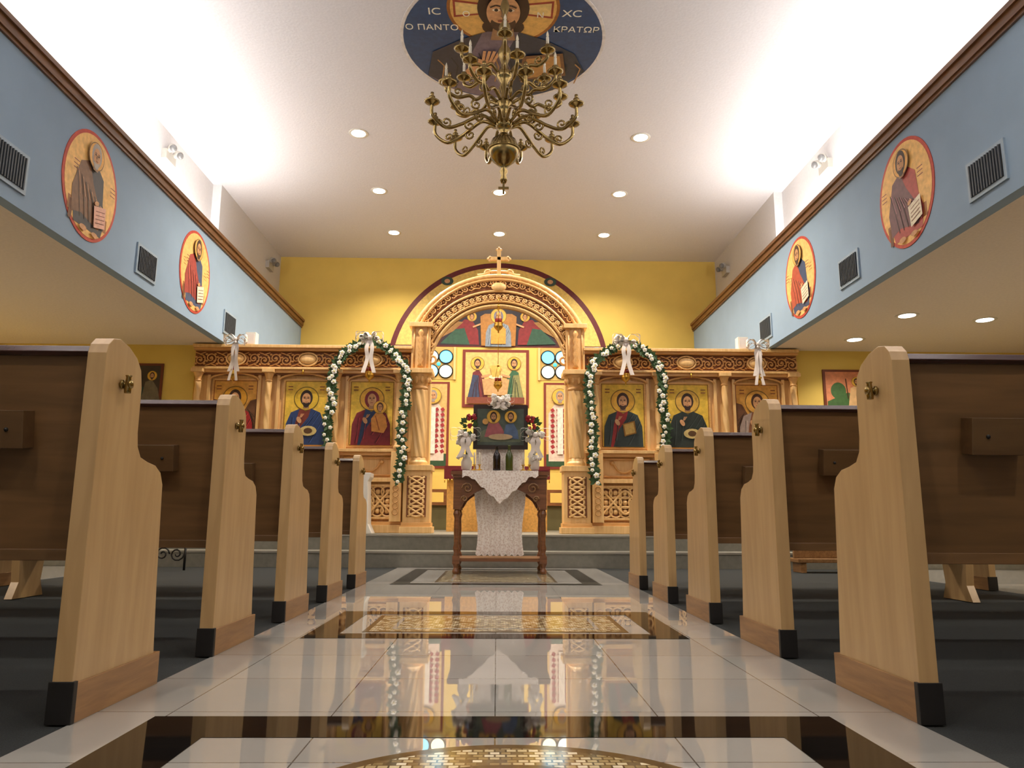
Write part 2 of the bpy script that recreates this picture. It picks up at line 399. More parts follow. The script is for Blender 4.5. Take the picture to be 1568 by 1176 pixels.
for sx in (-1, 1):
    A = Art(wallT(sx*1.1-.02, YB, 2.12))
    A.slab(rect(.56, 1.5), 0, .02, MC['icon_frame_red']); A.n = .021
    A.poly(rect(.48, 1.42), (206,172,104)); A.poly([(-.24, -.71), (.24, -.71), (.24, -.5), (-.24, -.5)], (40,74,44))
    A.poly([(-.2, -.62), (-.2, .2), (-.1, .36), (.1, .36), (.2, .2), (.2, -.62)], (216,196,180))
    for i in range(9):
        for j in range(4):
            A.poly([(-.17+j*.1+.03, -.5+i*.09), (-.17+j*.1+.08, -.47+i*.09), (-.17+j*.1+.05, -.42+i*.09), (-.17+j*.1, -.45+i*.09)], (150,36,44))
    A.poly([(-.05, -.5), (.05, -.5), (.05, .3), (-.05, .3)], (226,216,204))
    head(A, 0, .5, .5, (150,140,130))
    A.mb.build('icon_bishop')
    # quatrefoil stained window
    b = MB(); cx = sx*1.02-.02; cz = 3.19
    cols = [(255,255,240), (90,200,255), (120,210,255), (255,244,190)]
    for i, (dx, dz) in enumerate([(-.125,.13), (.125,.13), (-.125,-.13), (.125,-.13)]):
        col = cols[i] if sx < 0 else cols[(i+1) % 4]
        mm = emis('stained_glass_%d_%d_%d' % col, col, 2.6)
        vs = [(cx+dx+.115*math.cos(2*pi*k/24), YB-.012, cz+dz+.115*math.sin(2*pi*k/24)) for k in range(24)]
        b.add(vs, [list(range(24))], mm)
        b.tube([(cx+dx+.118*math.cos(2*pi*k/24), YB-.012, cz+dz+.118*math.sin(2*pi*k/24)) for k in range(24)], .012, black, 5, True)
    b.sphere((cx, YB-.012, cz), .035, emis('stained_glass_cyan', (60,190,220), 1.2), 12, 6, (1, .3, 1))
    b.box(cx-.3, cx+.3, YB-.006, YB-.001, cz-.28, cz+.3, paint('window_surround', (196,166,92), .6))
    for q in ((-.3, -.26, -.28, .3), (.26, .3, -.28, .3)): b.box(cx+q[0], cx+q[1], YB-.03, YB-.004, cz+q[2], cz+q[3], iw)
    b.build('window_%d' % (1 if sx < 0 else 2))

# ------------------------------------------------------------ medallions on fascia
def medallion(T, seed):
    A = Art(T)
    def e(rx, ry): return [(rx*math.cos(2*pi*i/48), ry*math.sin(2*pi*i/48)) for i in range(48)]
    A.slab(e(.425, .475), 0, .006, pc((190,66,48))); A.n = .007
    A.poly(e(.395, .445), (240,190,112))
    robe, man = [((66,66,72), (124,88,62)), ((64,80,112), (160,60,52)), ((176,76,70), (116,80,86)), ((54,70,104), (176,76,50))][seed % 4]
    hair = [(170,160,150), (56,36,24), (56,36,24), (66,40,24)][seed % 4]
    K = 1.16
    P = lambda pts: [(x*K, y*K+.01) for x, y in pts]
    A.poly(P([(-.27,-.28),(.25,-.28),(.25,-.18),(-.27,-.18)]), (160,104,54)); A.poly(P([(-.25,-.34),(-.21,-.34),(-.2,-.2),(-.25,-.2)]), (110,66,34))
    A.poly(P([(-.18,-.34),(-.24,-.1),(-.16,.12),(-.05,.17),(.06,.17),(.15,.1),(.17,-.08),(.22,-.2),(.18,-.34)]), robe)
    A.poly(P([(-.24,-.1),(-.16,.12),(-.05,.17),(.02,.02),(.12,-.12),(.2,-.2),(.14,-.3),(-.1,-.25),(-.22,-.28)]), man)
    for k in range(6):
        a = -.2+k*.06; A.line(P([(a, .05-k*.03), (a+.05, -.12), (a+.09, -.28)]), .009, dk(man if k < 3 else robe, .5))
        A.line(P([(a+.02, .04-k*.03), (a+.07, -.12)]), .007, tuple(min(255, int(v*1.4+30)) for v in man))
    A.ell(-.08, -.395, .055, .025, SK, 12); A.ell(.1, -.4, .05, .022, SK, 12)
    A.poly(P([(.04,-.14),(.2,-.1),(.21,-.26),(.06,-.3)]), (222,170,150) if seed == 0 else (230,220,196)); 
    for k in range(4): A.line(P([(.07, -.17-k*.03), (.19, -.14-k*.03)]), .006, (120,60,40))
    A.ell(.08, -.12, .035, .02, SK, 10, .4)
    head(A, 0, .27, .54, hair, True, (232,172,84), None, .21)
    for u0 in (-.3, .3): 
        for k in range(3): A.line([(u0*.95-.04, .1-k*.035), (u0*.95+.04, .1-k*.035)], .008, (130,60,44))
    A.mb.build('icon_medallion')
medallion(leftT(-XB, 6.04, 3.27), 0); medallion(leftT(-XB, 8.28, 3.27), 1)
medallion(rightT(XB, 5.95, 3.27), 2); medallion(rightT(XB, 8.22, 3.27), 3)
def vent(T):
    b = Art(T); w, h = .42, .3
    b.slab(rect(w, h), 0, .015, ventf)
    b.slab(rect(w-.06, h-.06), .015, .017, paint('vent_dark', (30,32,36), .7))
    for k in range(12):
        x = -w/2+.045+k*(w-.09)/11; b.slab([(x-.006, -h/2+.03), (x+.006, -h/2+.03), (x+.006, h/2-.03), (x-.006, h/2-.03)], .015, .026, ventm)
    b.mb.build('air_vent')
for y in (5.0, 7.12, 9.45, 2.6): vent(leftT(-XB, y, 2.96)); vent(rightT(XB, y-.08, 2.96))
def emlight(sx, X, y, z):
    b = MB(); X *= sx; f = -sx
    pl = paint('emergency_light_housing', (176,172,164), .5)
    xs = sorted((X, X+f*.06)); b.box(xs[0], xs[1], y-.13, y+.13, z-.06, z+.06, pl)
    for d in (-.08, .08):
        b.tube([(X+f*.05, y+d, z+.05), (X+f*.09, y+d, z+.09), (X+f*.13, y+d*1.2-.03, z+.06)], [.03, .045, .05], pl, 10)
        b.sphere((X+f*.135, y+d*1.2-.035, z+.055), .042, paint('lamp_lens', (120,120,120), .15), 10, 6)
    b.build('emergency_light')
for sx in (-1, 1): emlight(sx, XN, 8.5, 4.78); emlight(sx, XW, 12.2, 4.7)

# ------------------------------------------------------------ Pantocrator on the ceiling
PY = 6.66; PX = .02
A = Art(lambda u, v, n: (PX+u, PY-v, ZC-n))
circ = lambda r, n=64: [(r*math.cos(2*pi*i/n), r*math.sin(2*pi*i/n)) for i in range(n)]
A.slab(circ(1.0), 0, .006, pc((214,208,204))); A.n = .007
A.poly(circ(.97), (34,66,106))
HY = .50
A.ell(0, HY, .52, .52, (150,90,30), 48); A.ell(0, HY, .49, .49, (214,166,88), 48)
for a in (0, pi):   # halo cross arms
    c, s_ = math.cos(a), math.sin(a)
    q = [(.15, -.07), (.46, -.12), (.46, .12), (.15, .07)]
    A.poly([(x*c-y*s_, HY+x*s_+y*c) for x, y in q], (150,54,36)); q = [(.17, -.05), (.44, -.09), (.44, .09), (.17, .05)]
    A.poly([(x*c-y*s_, HY+x*s_+y*c) for x, y in q], (220,186,116))
A.ell(0, HY+.01, .24, .31, (54,30,20), 32); A.ell(.0, HY-.25, .2, .14, (54,30,20), 24)
def clipc(pts, r=.965): return [(x*min(1, r/max(1e-6, math.hypot(x, y))), y*min(1, r/max(1e-6, math.hypot(x, y)))) for x, y in pts]
A.poly(clipc([(-.78,-.55),(-.7,-.15),(-.4,.06),(-.15,.18),(.15,.18),(.42,.06),(.72,-.15),(.85,-.45),(.55,-.8),(.2,-.96),(-.2,-.96),(-.55,-.8)]), (110,96,108))
A.poly(clipc([(.15,.18),(.42,.06),(.72,-.15),(.85,-.45),(.55,-.8),(.2,-.96),(.02,-.96),(.1,-.5),(.02,-.2)]), (38,46,62))
A.poly(clipc([(-.78,-.55),(-.7,-.15),(-.4,.06),(-.2,.16),(-.36,-.3),(-.5,-.78)]), (42,44,58))
for k in range(11):
    a = -.66+k*.14; A.line([(a, -.08-abs(a)*.3), (a+.06, -.38), (a+.02, -.64)], .014, (24,26,38) if k % 2 else (160,118,72))
A.poly([(.18,-.6),(.66,-.5),(.6,-.12),(.2,-.18)], (110,74,44)); A.poly([(.22,-.56),(.62,-.47),(.57,-.16),(.24,-.22)], (176,128,70))
A.poly([(-.42,-.5),(-.2,-.6),(-.08,-.3),(-.26,-.22)], SK)
for k in range(4): A.line([(-.2+k*.035, -.28), (-.18+k*.05, -.1)], .03, SK)
A.poly([(-.09,HY-.2),(.09,HY-.2),(.12,HY-.42),(-.12,HY-.42)], dk(SK, .75))
A.ell(0, HY-.02, .155, .23, SK, 32); A.ell(0, HY-.17, .12, .12, (64,38,24), 24); A.ell(0, HY-.09, .11, .08, SK, 24)
for e_ in (-1, 1):
    A.ell(e_*.065, HY+.02, .038, .02, (230,210,180), 14); A.ell(e_*.065, HY+.02, .018, .02, (30,18,12), 12)
    A.line([(e_*.02, HY+.07), (e_*.07, HY+.085), (e_*.12, HY+.055)], .018, (50,28,18))
A.line([(0, HY+.05), (-.015, HY-.07), (.02, HY-.08)], .018, dk(SK, .65)); A.line([(-.05, HY-.125), (.05, HY-.125)], .02, (130,56,44))
pant = A.mb.build('icon_christ_pantocrator')
def text(t, u, v, size):
    cu = bpy.data.curves.new('lettering', 'FONT'); cu.body = t; cu.size = size; cu.align_x = 'CENTER'; cu.extrude = .001
    o = bpy.data.objects.new('lettering', cu); S.collection.objects.link(o)
    o.location = (PX+u, PY-v, ZC-.06); o.rotation_euler = (pi, 0, 0); cu.materials.append(pc((226,220,200))); o.parent = pant
text('Ο ΠΑΝΤΟ', -.67, .26, .11); text('ΚΡΑΤΩΡ', .69, .26, .11); text('IC', -.63, .48, .13); text('XC', .63, .48, .13)
text('Ο', -.34, .46, .1); text('Ν', .34, .46, .1)

# ------------------------------------------------------------ recessed downlights
def downlight(x, y, z, energy, size=2.4, r=.085):
    b = MB()
    b.lathe([(r, -.004), (r+.03, -.008), (r+.035, 0), (r, .0)], (x, y, z), plastic, 24)
    b.lathe([(.001, -.006), (r, -.006), (r, -.003)], (x, y, z), glow, 24)
    o = b.build('recessed_downlight')
    l = bpy.data.lights.new('bulb', 'SPOT'); l.energy = energy; l.spot_size = size; l.spot_blend = .7; l.color = (1, .88, .72); l.shadow_soft_size = .07
    lo = bpy.data.objects.new('bulb', l); S.collection.objects.link(lo); lo.location = (x, y, z-.03); lo.parent = o
for x, y in [(-1.72,8.47),(1.72,8.47),(-1.72,10.09),(0,10.09),(1.72,10.09),(-1.72,11.67),(0,11.67),(1.72,11.67)]:
    downlight(x, y, ZC, 480 if y < 9 else 260)
for y in (3.0, -.6):
    for x in (-1.72, 1.72): downlight(x, y, ZC, 180 if y > 0 else 270)  # unseen lamps added to light the pews, carrying on the ceiling grid
for x, y in [(4.41,7.76),(5.35,7.9),(4.36,8.86)]: downlight(x, y, ZL, 60, 2.3)
downlight(-6.3, 8.0, ZL, 150, 2.7)  # added lamp, out of view, brightens the left front wall
for sx in (-1, 1): downlight(sx*4.9, 3.2, ZL, 160, 2.7)  # unseen pair added to brighten the low side aisles
# cove tube lights on ledges
for sx, nm in ((-1, 'l'), (1, 'r')):
    b = MB()
    for k in range(8):
        y0 = YR+.3+k*1.7
        b.box(sx*3.74-.05, sx*3.74+.05, y0, y0+1.5, ZT-.06, ZT-.0, plastic)
        b.tube([(sx*3.74, y0+.04, ZT+.02), (sx*3.74, y0+1.46, ZT+.02)], .013, emis('fluorescent_tube', (255,240,220), 3), 8)
    o = b.build('cove_fluorescent_fixture')
    l = bpy.data.lights.new('tube_light', 'AREA'); l.shape = 'RECTANGLE'; l.size = .1; l.size_y = 13.4; l.energy = 255; l.color = (1, .95, .9)
    lo = bpy.data.objects.new('tube_light', l); S.collection.objects.link(lo); lo.location = (sx*3.74, YR+7.0, ZT+.045)
    lo.rotation_euler = (pi, 0, 0); lo.parent = o

# ------------------------------------------------------------ iconostasis
ZS = .972
def zfit(o): o.scale = (1, 1, ZS); o.location.z = .34*(1-ZS)+.002; return o
ICO = zfit(empty('iconostasis'))
def spiral(cx, cz, r, a0, turns, sgn, n=16, r1=.18):
    return [(cx+(r*(1-t)+r*r1*t)*math.cos(a0+sgn*turns*2*pi*t), cz+(r*(1-t)+r*r1*t)*math.sin(a0+sgn*turns*2*pi*t)) for t in [i/n for i in range(n+1)]]
def carve_cell(b, M2, w, h, Y, m, flip, tr=.009):
    f = lambda pts: [(lambda q: (q[0], Y, q[1]))(M2(u, v)) for u, v in pts]
    g = 1 if flip else -1
    b.tube(f(spiral(0, g*h*.06, h*.36, -g*pi/2, 1.5, g)), tr, m, 5)
    b.tube(f([(-w*.5, -g*h*.42), (-w*.2, -g*h*.36), (0, -g*h*.3), (w*.3, -g*h*.38), (w*.5, -g*h*.42)]), tr*.9, m, 5)
    for du, dv, ang in ((-.4, .3, .7), (.4, .3, -.7), (-.38, -.12, -.4), (.38, -.12, .4), (0, .06, 0)):
        p = M2(du*w, g*dv*h); b.sphere((p[0], Y, p[1]), h*.085, m, 6, 4, (1.1, .45, .8))
fr = MB(); cv = MB()
for sx in (-1, 1):
    def X(a, b_): return tuple(sorted((sx*a, sx*b_)))
    xa, xb = X(1.09, 3.86)
    fr.box(xa, xb, YI-.06, YI+.04, 2.36, 2.74, iwb)
    fr.box(xa, xb, YI-.17, YI+.05, 2.705, 2.745, iw); fr.box(xa, xb, YI-.13, YI+.05, 2.675, 2.705, iwd)
    fr.box(xa, xb, YI-.13, YI+.05, 2.425, 2.455, iw); fr.box(xa, xb, YI-.10, YI+.05, 2.385, 2.425, iwd)
    n = 20; w = 2.72/n
    for k in range(n):
        cx = sx*(1.14+w*(k+.5)); carve_cell(cv, (lambda u, v, cx=cx: (cx+u, 2.565+v)), w, .21, YI-.075, iwd, k % 2 == 0)
    for cx in (1.6*sx, 2.42*sx, 3.33*sx):
        cv.sphere((cx, YI-.1, 2.565), .09, iw, 14, 8, (1.2, .35, .75)); cv.tube([(cx+.12*math.cos(a*pi/10), YI-.1, 2.565+.085*math.sin(a*pi/10)) for a in range(20)], .012, iw, 5, True)
    fr.box(xa, xb, YI, YI+.05, .34, 2.4, iw)
    fr.box(xa, xb, YI-.12, YI+.02, 1.36, 1.40, iw); fr.box(xa, xb, YI-.08, YI+.02, 1.32, 1.36, iwd)
    fr.box(xa, xb, YI-.10, YI+.02, .98, 1.03, iw); fr.box(xa, xb, YI-.12, YI+.02, .34, .44, iw); fr.box(xa, xb, YI-.09, YI+.02, .44, .48, iwd)
    for c in (1.6, 2.47, 3.35):
        xa2, xb2 = X(c-.34, c+.34)
        for (p, q, r_, s_) in ((xa2, xb2, 1.28, 1.30), (xa2, xb2, 1.06, 1.08), (xa2, xa2+.02, 1.06, 1.30), (xb2-.02, xb2, 1.06, 1.30)):
            fr.box(p, q, YI-.03, YI+.01, r_, s_, iwd)
        cx = sx*c
        cv.tube(catmull([(cx-.14, YI-.03, 1.24), (cx-.08, YI-.03, 1.15), (cx, YI-.03, 1.12), (cx+.08, YI-.03, 1.15), (cx+.14, YI-.03, 1.24)], 4), .014, iwd, 6)
        for d in (-.15, .15): cv.sphere((cx+d, YI-.02, 1.24), .03, iwd, 8, 6)
        fr.box(cx-.32, cx+.32, YI-.03, YI+.01, .54, .93, iwb)
        for (p, q, r_, s_) in ((cx-.35, cx+.35, .92, .95), (cx-.35, cx+.35, .51, .54), (cx-.35, cx-.32, .51, .95), (cx+.32, cx+.35, .51, .95)):
            fr.box(p, q, YI-.06, YI+.01, r_, s_, iw)
        for i in range(-2, 3):
            for j in (-1, 0, 1):
                cv.tube([(cx+i*.12+.075*math.cos(a*pi/8), YI-.045, .735+j*.12+.07*math.sin(a*pi/8)) for a in range(16)], .013, iw, 5, True)
                cv.sphere((cx+i*.12, YI-.04, .735+j*.12), .036, iw, 6, 4, (1, .5, 1))
        for j in (-1, 1): cv.tube(catmull([(cx-.3, YI-.05, .735-j*.17), (cx-.15, YI-.05, .735), (cx, YI-.05, .735+j*.15), (cx+.15, YI-.05, .735), (cx+.3, YI-.05, .735-j*.17)], 5), .016, iw, 5)
        for (p, q, r_, s_) in ((cx-.34, cx-.30, 1.40, 2.36), (cx+.30, cx+.34, 1.40, 2.36)): fr.box(p, q, YI-.05, YI+.01, r_, s_, iw)
        cv.tube([(cx+.31*math.cos(pi*k/14), YI-.05, 2.29+.09*math.sin(pi*k/14)) for k in range(15)], .014, iwd, 6)
        cv.tube([(cx, YI-.12, 2.42), (cx, YI-.12, 2.36)], .012, gold, 6)
    for c in (1.25, 2.04, 2.90, 3.79):
        cx = sx*c; cy = YI-.09
        fr.lathe([(.055, 0), (.055, .03), (.042, .05), (.038, .08)], (cx, cy, 1.40), iw, 16)
        fr.lathe([(.036, .08+k*.02) for k in range(40)], (cx, cy, 1.40), iw, 18, None, True, (3, .16, 22))
        fr.lathe([(.036, 0), (.045, .015), (.036, .03), (.042, .06), (.06, .11), (.064, .125)], (cx, cy, 2.26), iwd, 16)
        fr.box(cx-.075, cx+.075, cy-.075, cy+.09, 2.38, 2.43, iw)
        fr.box(cx-.07, cx+.07, YI-.14, YI+.01, .48, 1.36, iw)
        for k in range(5): cv.tube([(cx+.035*math.cos(a*pi/6), YI-.145, .6+k*.075+.035*math.sin(a*pi/6)) for a in range(12)], .007, iwd, 4, True)
for sx in (-1, 1):
    cx = sx*.985
    fr.box(cx-.2, cx+.2, YI-.24, YI+.1, .34, .42, iw); fr.box(cx-.18, cx+.18, YI-.22, YI+.1, .42, .47, iwd)
    fr.box(cx-.165, cx+.165, YI-.2, YI+.1, .47, 1.12, iw); fr.box(cx-.19, cx+.19, YI-.23, YI+.1, 1.12, 1.19, iw)
    fr.box(cx-.12, cx+.12, YI-.206, YI-.19, .54, 1.05, iwb)
    for k in range(4):
        z = .605+k*.125
        cv.tube([(cx+.085*math.cos(a*pi/8), YI-.21, z+.06*math.sin(a*pi/8)) for a in range(16)], .015, iw, 5, True)
        cv.tube(catmull([(cx-.1, YI-.212, z-.06), (cx, YI-.212, z), (cx+.1, YI-.212, z+.06)], 4), .014, iw, 5)
        cv.tube(catmull([(cx+.1, YI-.212, z-.06), (cx, YI-.212, z), (cx-.1, YI-.212, z+.06)], 4), .014, iw, 5)
    fr.box(cx-.13, cx+.13, YI-.1, YI+.1, 1.19, 2.24, iw)
    fr.lathe([(.12, 0), (.12, .04), (.1, .06), (.09, .1)], (cx, YI-.1, 1.19), iw, 20)
    fr.lathe([(.094, .1+k*.0165) for k in range(54)], (cx, YI-.1, 1.19), iw, 40, None, True, (8, .09, 16))
    fr.lathe([(.09, 0), (.105, .02), (.09, .04), (.1, .09), (.14, .18), (.145, .2)], (cx, YI-.1, 2.17), iwd, 20)
    for a in range(10):
        t = 2*pi*a/10; cv.sphere((cx+.12*math.cos(t), YI-.1+.12*math.sin(t), 2.29), .03, iwd, 6, 5, (.8, .8, 1.6))
    fr.box(cx-.165, cx+.165, YI-.26, YI+.1, 2.37, 2.43, iw)
    fr.box(cx-.12, cx+.12, YI-.15, YI+.08, 2.43, 3.02, iw)
    cv.tube([(cx, YI-.17, 2.47+k*.045) for k in range(12)], [.03+.012*math.cos(k*pi) for k in range(12)], iwd, 6)
    for d in (-.085, .085): cv.tube([(cx+d, YI-.155, 2.45), (cx+d, YI-.155, 3.0)], .012, iwd, 5)
    fr.box(cx-.15, cx+.15, YI-.2, YI+.1, 3.0, 3.06, iw)
    cv.tube([(sx*.86-sx*(u), YI-.12, v) for u, v in spiral(.02, 2.58, .085, pi/2, 1.4, 1, 18)], .018, iwd, 6)
    cv.tube([(sx*.86-sx*(u), YI-.12, v) for u, v in spiral(.0, 2.76, .06, -pi/2, 1.2, -1, 16)], .014, iwd, 6)
RO, CO, RI, CI = 1.17, 2.56, .88, 2.44
def arc(R, c, a0, a1, n=40): return [(R*math.cos(a0+(a1-a0)*i/n), c+R*math.sin(a0+(a1-a0)*i/n)) for i in range(n+1)]
ah = math.asin((3.03-CO)/RO)
out = arc(RO, CO, ah, pi-ah); inn = arc(RI, CI, 0, pi)
vs = []; fs = []
for (ox, oz), (ix, iz) in zip(out, inn):
    for y in (YI-.1, YI+.06): vs += [(ox, y, oz), (ix, y, iz)]
for i in range(len(out)-1):
    a = 4*i; c = 4*(i+1); fs += [(a, a+1, c+1, c), (a+2, c+2, c+3, a+3), (a, c, c+2, a+2), (a+1, a+3, c+3, c+1)]
fr.add(vs, fs, iwb)
def arctube(pts, y, r, m): cv.tube([(x, y, z) for x, z in pts], r, m, 8)
arctube(arc(RO, CO, ah, pi-ah), YI-.1, .03, iw); arctube(arc(RO-.055, CO, ah, pi-ah), YI-.12, .02, iwd)
arctube(arc(RI, CI, 0, pi), YI-.1, .026, iw); arctube(arc(RI+.05, CI, .05, pi-.05), YI-.12, .018, iwd)
arctube(arc(RI+.165, CI+.03, .42, pi-.42), YI-.12, .016, iw)
for row, (Rm, cm, hh, lo) in enumerate(((RI+.105, CI+.01, .09, .12), (RI+.24, CI+.075, .13, .42))):
    L = Rm*(pi-2*lo); n = int(L/(hh*.95)); 
    for k in range(n):
        a = lo+(pi-2*lo)*(k+.5)/n; ca, sa = math.cos(a), math.sin(a)
        carve_cell(cv, (lambda u, v, ca=ca, sa=sa: ((Rm+v)*ca-u*sa, cm+(Rm+v)*sa+u*ca)), L/n, hh*1.05, YI-.115, iwd if row else iw, k % 2 == 0, .009)
cv.sphere((0, YI-.13, 3.57), .09, iw, 14, 8, (1.1, .4, .7))
# crowning cross
for sx in (-1, 1):
    cv.tube([(sx*(.1+u), YI-.05, v) for u, v in spiral(.05, 3.79, .05, pi, 1.3, -1)], .014, iw, 6)
    cv.tube(catmull([(sx*.28, YI-.05, 3.76), (sx*.2, YI-.05, 3.77), (sx*.1, YI-.05, 3.81), (0, YI-.05, 3.81)], 4), .018, iw, 6)
fr.box(-.026, .026, YI-.08, YI-.03, 3.75, 4.11, iw); fr.box(-.11, .11, YI-.08, YI-.03, 3.965, 4.015, iw)
for (x, z) in ((-.12, 3.99), (.12, 3.99), (0, 4.12)):
    for d in ((0, .022), (.022, 0), (-.022, 0), (0, -.022)): cv.sphere((x+d[0], YI-.055, z+d[1]), .02, iw, 8, 6)
fr.build('frame', ICO, None, .004); cv.build('carving', ICO)
defs = [(-3.33, (60,50,40), (160,34,34), (60,36,22), True, 'wing', None, (206,146,40)),
        (-2.43, (120,50,34), (36,60,108), (40,24,16), True, 'open', None, (224,184,50)),
        (-1.60, (34,56,92), (120,32,40), (70,40,24), False, 'child', (120,32,40), (224,170,58)),
        (1.60, (150,40,38), (50,62,62), (60,34,20), True, 'book', None, (224,170,58)),
        (2.43, (34,44,40), (40,50,46), (50,30,20), True, 'open', None, (216,170,70)),
        (3.33, (130,80,50), (160,140,130), (70,40,24), False, 'wing', None, (216,160,70))]
for x, rb, mn, hr, bd, pr, vl, hl in defs:
    A = Art(wallT(x, YI-.012, 1.87))
    A.slab(rect(.60, .89), -.01, .012, iwd); A.n = .013
    A.poly(rect(.56, .85), (228,188,66) if abs(x) < 3 else (220,160,70))
    A.line([(-.27, -.415), (.27, -.415), (.27, .415), (-.27, .415), (-.27, -.415)], .008, (120,40,24))
    halfsaint(A, 0, -.01, .545, rb, mn, hr, bd, pr, vl, hl)
    for e_ in (-1, 1):
        for k in range(2): A.line([(e_*.2-.03, .34-k*.04), (e_*.2+.03, .34-k*.04)], .012, (110,50,24))
    A.mb.build('icon_panel', ICO)

# hanging vigil lamps with bows
def bow(b, c, s, tails=.45, m=ribbon):
    x, y, z = c
    for g in (-1, 1):
        for t in (0, .5):
            pts = catmull([(x, y, z), (x+g*.06*s, y-.03*s, z+.05*s+t*.03), (x+g*.14*s, y-.05*s, z+.055*s-t*.09*s), (x+g*.13*s, y-.02*s, z-.02*s-t*.08*s), (x, y, z)], 5)
            vs = []; n = len(pts)
            for p in pts: vs += [(p.x, p.y-.03*s, p.z), (p.x, p.y+.03*s, p.z+.01)]
            b.add(vs, [(2*i, 2*i+1, 2*i+3, 2*i+2) for i in range(n-1)], m, True)
        pts = catmull([(x, y-.01, z), (x+g*.03*s, y-.03, z-tails*.3), (x+g*.02*s, y-.02, z-tails*.6), (x+g*.06*s, y-.03, z-tails)], 5)
        vs = []
        for p in pts: vs += [(p.x-.022*s, p.y, p.z), (p.x+.022*s, p.y-.008, p.z)]
        b.add(vs, [(2*i, 2*i+1, 2*i+3, 2*i+2) for i in range(len(pts)-1)], m, True)
    b.sphere((x, y-.02*s, z), .03*s, m, 8, 6)
def lampada(x, y, ztop, z, s=1.0):
    b = MB()
    b.lathe([(.004, -.09), (.012, -.075), (.008, -.06), (.03, -.045), (.055, -.015), (.06, .01), (.05, .03), (.058, .045), (.055, .05)], (x, y, z), gold, 16)
    b.lathe([(.04, .03), (.045, .07), (.048, .1), (.04, .1)], (x, y, z), paint('ruby_glass', (130,24,24), .1), 14)
    for k in range(3):
        a = 2*pi*k/3+.4; b.tube([(x+.057*math.cos(a), y+.057*math.sin(a), z+.04), (x+.01*math.cos(a), y+.01*math.sin(a), z+.28)], .0035, gold, 4)
    b.lathe([(.004, 0), (.02, .01), (.016, .03), (.004, .05)], (x, y, z+.26), gold, 10)
    b.tube([(x, y, z+.3), (x, y, ztop)], .004, gold, 4); b.tube([(x, y, ztop), (x, YI-.1, ztop)], .008, gold, 5)
    b.build('vigil_lamp', ICO)
for sx, c in ((-1, 1.60), (-1, 3.29), (1, 1.60), (1, 3.29)): lampada(sx*c, YI-.28, 2.72, 2.32)
lampada(0, YI-.22, 3.4, 3.0); lampada(0, YI+.5, 3.3, 2.35)
for sx in (-1, 1):
    b = MB(); bow(b, (sx*3.27, YI-.30, 2.77), .95, .42); bow(b, (sx*3.27, YI-.31, 2.73), .8, .5); zfit(b.build('ribbon_bow'))
    b = MB(); b.box(sx*3.16-.065, sx*3.16+.065, YI-.12, YI+.0, 2.747, 2.92, plastic); b.box(sx*3.16-.05, sx*3.16+.05, YI-.125, YI-.12, 2.76, 2.9, ribbon)
    zfit(b.build('cornice_speaker', None, None, .01))

# garlands
def garland(sx):
    b = MB(); R = random.Random(3+sx)
    P = [(1.20,.98),(1.17,1.3),(1.18,1.65),(1.14,2.0),(1.14,2.3),(1.2,2.5),(1.38,2.68),(1.62,2.79),(1.86,2.68),(2.02,2.5),(2.07,2.3),(2.06,2.0),(2.1,1.7),(2.08,1.38)]
    pts = catmull([(sx*x, YI-.22-(.06 if x < 1.3 else 0), z) for x, z in P], 14)
    b.tube(pts, .018, leaf, 5)
    for i, p in enumerate(pts):
        for q in range(6):
            a = R.uniform(0, 2*pi); e = R.uniform(-1, 1); l = R.uniform(.05, .095)
            d = Vector((math.cos(a), -.4*abs(e), math.sin(a))).normalized(); w = d.cross(Vector((0, 1, 0))).normalized()*l*.28
            p0 = p+Vector((0, -.01, 0)); b.add([p0, p0+d*l*.5+w, p0+d*l, p0+d*l*.5-w], [(0, 1, 2, 3)], leaf)
        if i % 3 == 0:
            c = p+Vector((R.uniform(-.045, .045), -.035, R.uniform(-.02, .02))); r = R.uniform(.018, .03)
            for k in range(5):
                a = 2*pi*k/5+i; b.sphere((c.x+r*.7*math.cos(a), c.y, c.z+r*.7*math.sin(a)), r*.62, white, 6, 4, (1, .5, 1))
            b.sphere((c.x, c.y-.008, c.z), r*.4, paint('flower_center', (236,220,150), .6), 6, 4)
    bow(b, (sx*1.60, YI-.34, 2.80), 1.15, .46)
    for k in range(10): b.sphere((sx*1.60+R.uniform(-.12, .12), YI-.32, 2.79+R.uniform(-.03, .07)), .033, white, 6, 5)
    zfit(b.build('flower_garland'))
garland(-1); garland(1)

# ------------------------------------------------------------ altar behind the gate
b = MB()
b.box(-.72, .72, 10.9, 11.7, .341, 1.24, paint('altar_cloth_gold', (216,166,88), .6, 0, .2, 30)); b.box(-.76, .76, 10.86, 11.74, 1.22, 1.27, maroon)
b.box(-.76, .76, 10.84, 10.87, 1.08, 1.26, maroon)
for k in range(30): b.tube([(-.75+k*.0517, 10.84, 1.08), (-.75+k*.0517, 10.84, 1.03)], .008, gold, 4)
b.lathe([(.1, 0), (.1, .02), (.03, .05), (.02, .2), (.035, .22), (.02, .24), (.018, .5)], (0, 11.4, 1.27), gold, 14)
for k in range(-3, 4):
    b.tube(catmull([(0, 11.4, 1.5), (k*.05, 11.4, 1.48+abs(k)*.005), (k*.1, 11.4, 1.6), (k*.1, 11.4, 1.78)], 4), .01, gold, 6); b.lathe([(.018, 0), (.022, .03), (.012, .1)], (k*.1, 11.4, 1.78), wax, 8)
b.build('altar_table')
b = MB(); b.box(-1.8, 1.8, 12.5, 12.88, .341, .74, paint('bench_green', (90,84,52), .5)); b.box(-1.8, 1.8, 12.46, 12.88, .74, .79, twood)
b.box(-1.8, 1.8, 12.46, 12.5, .95, 1.0, twood); 
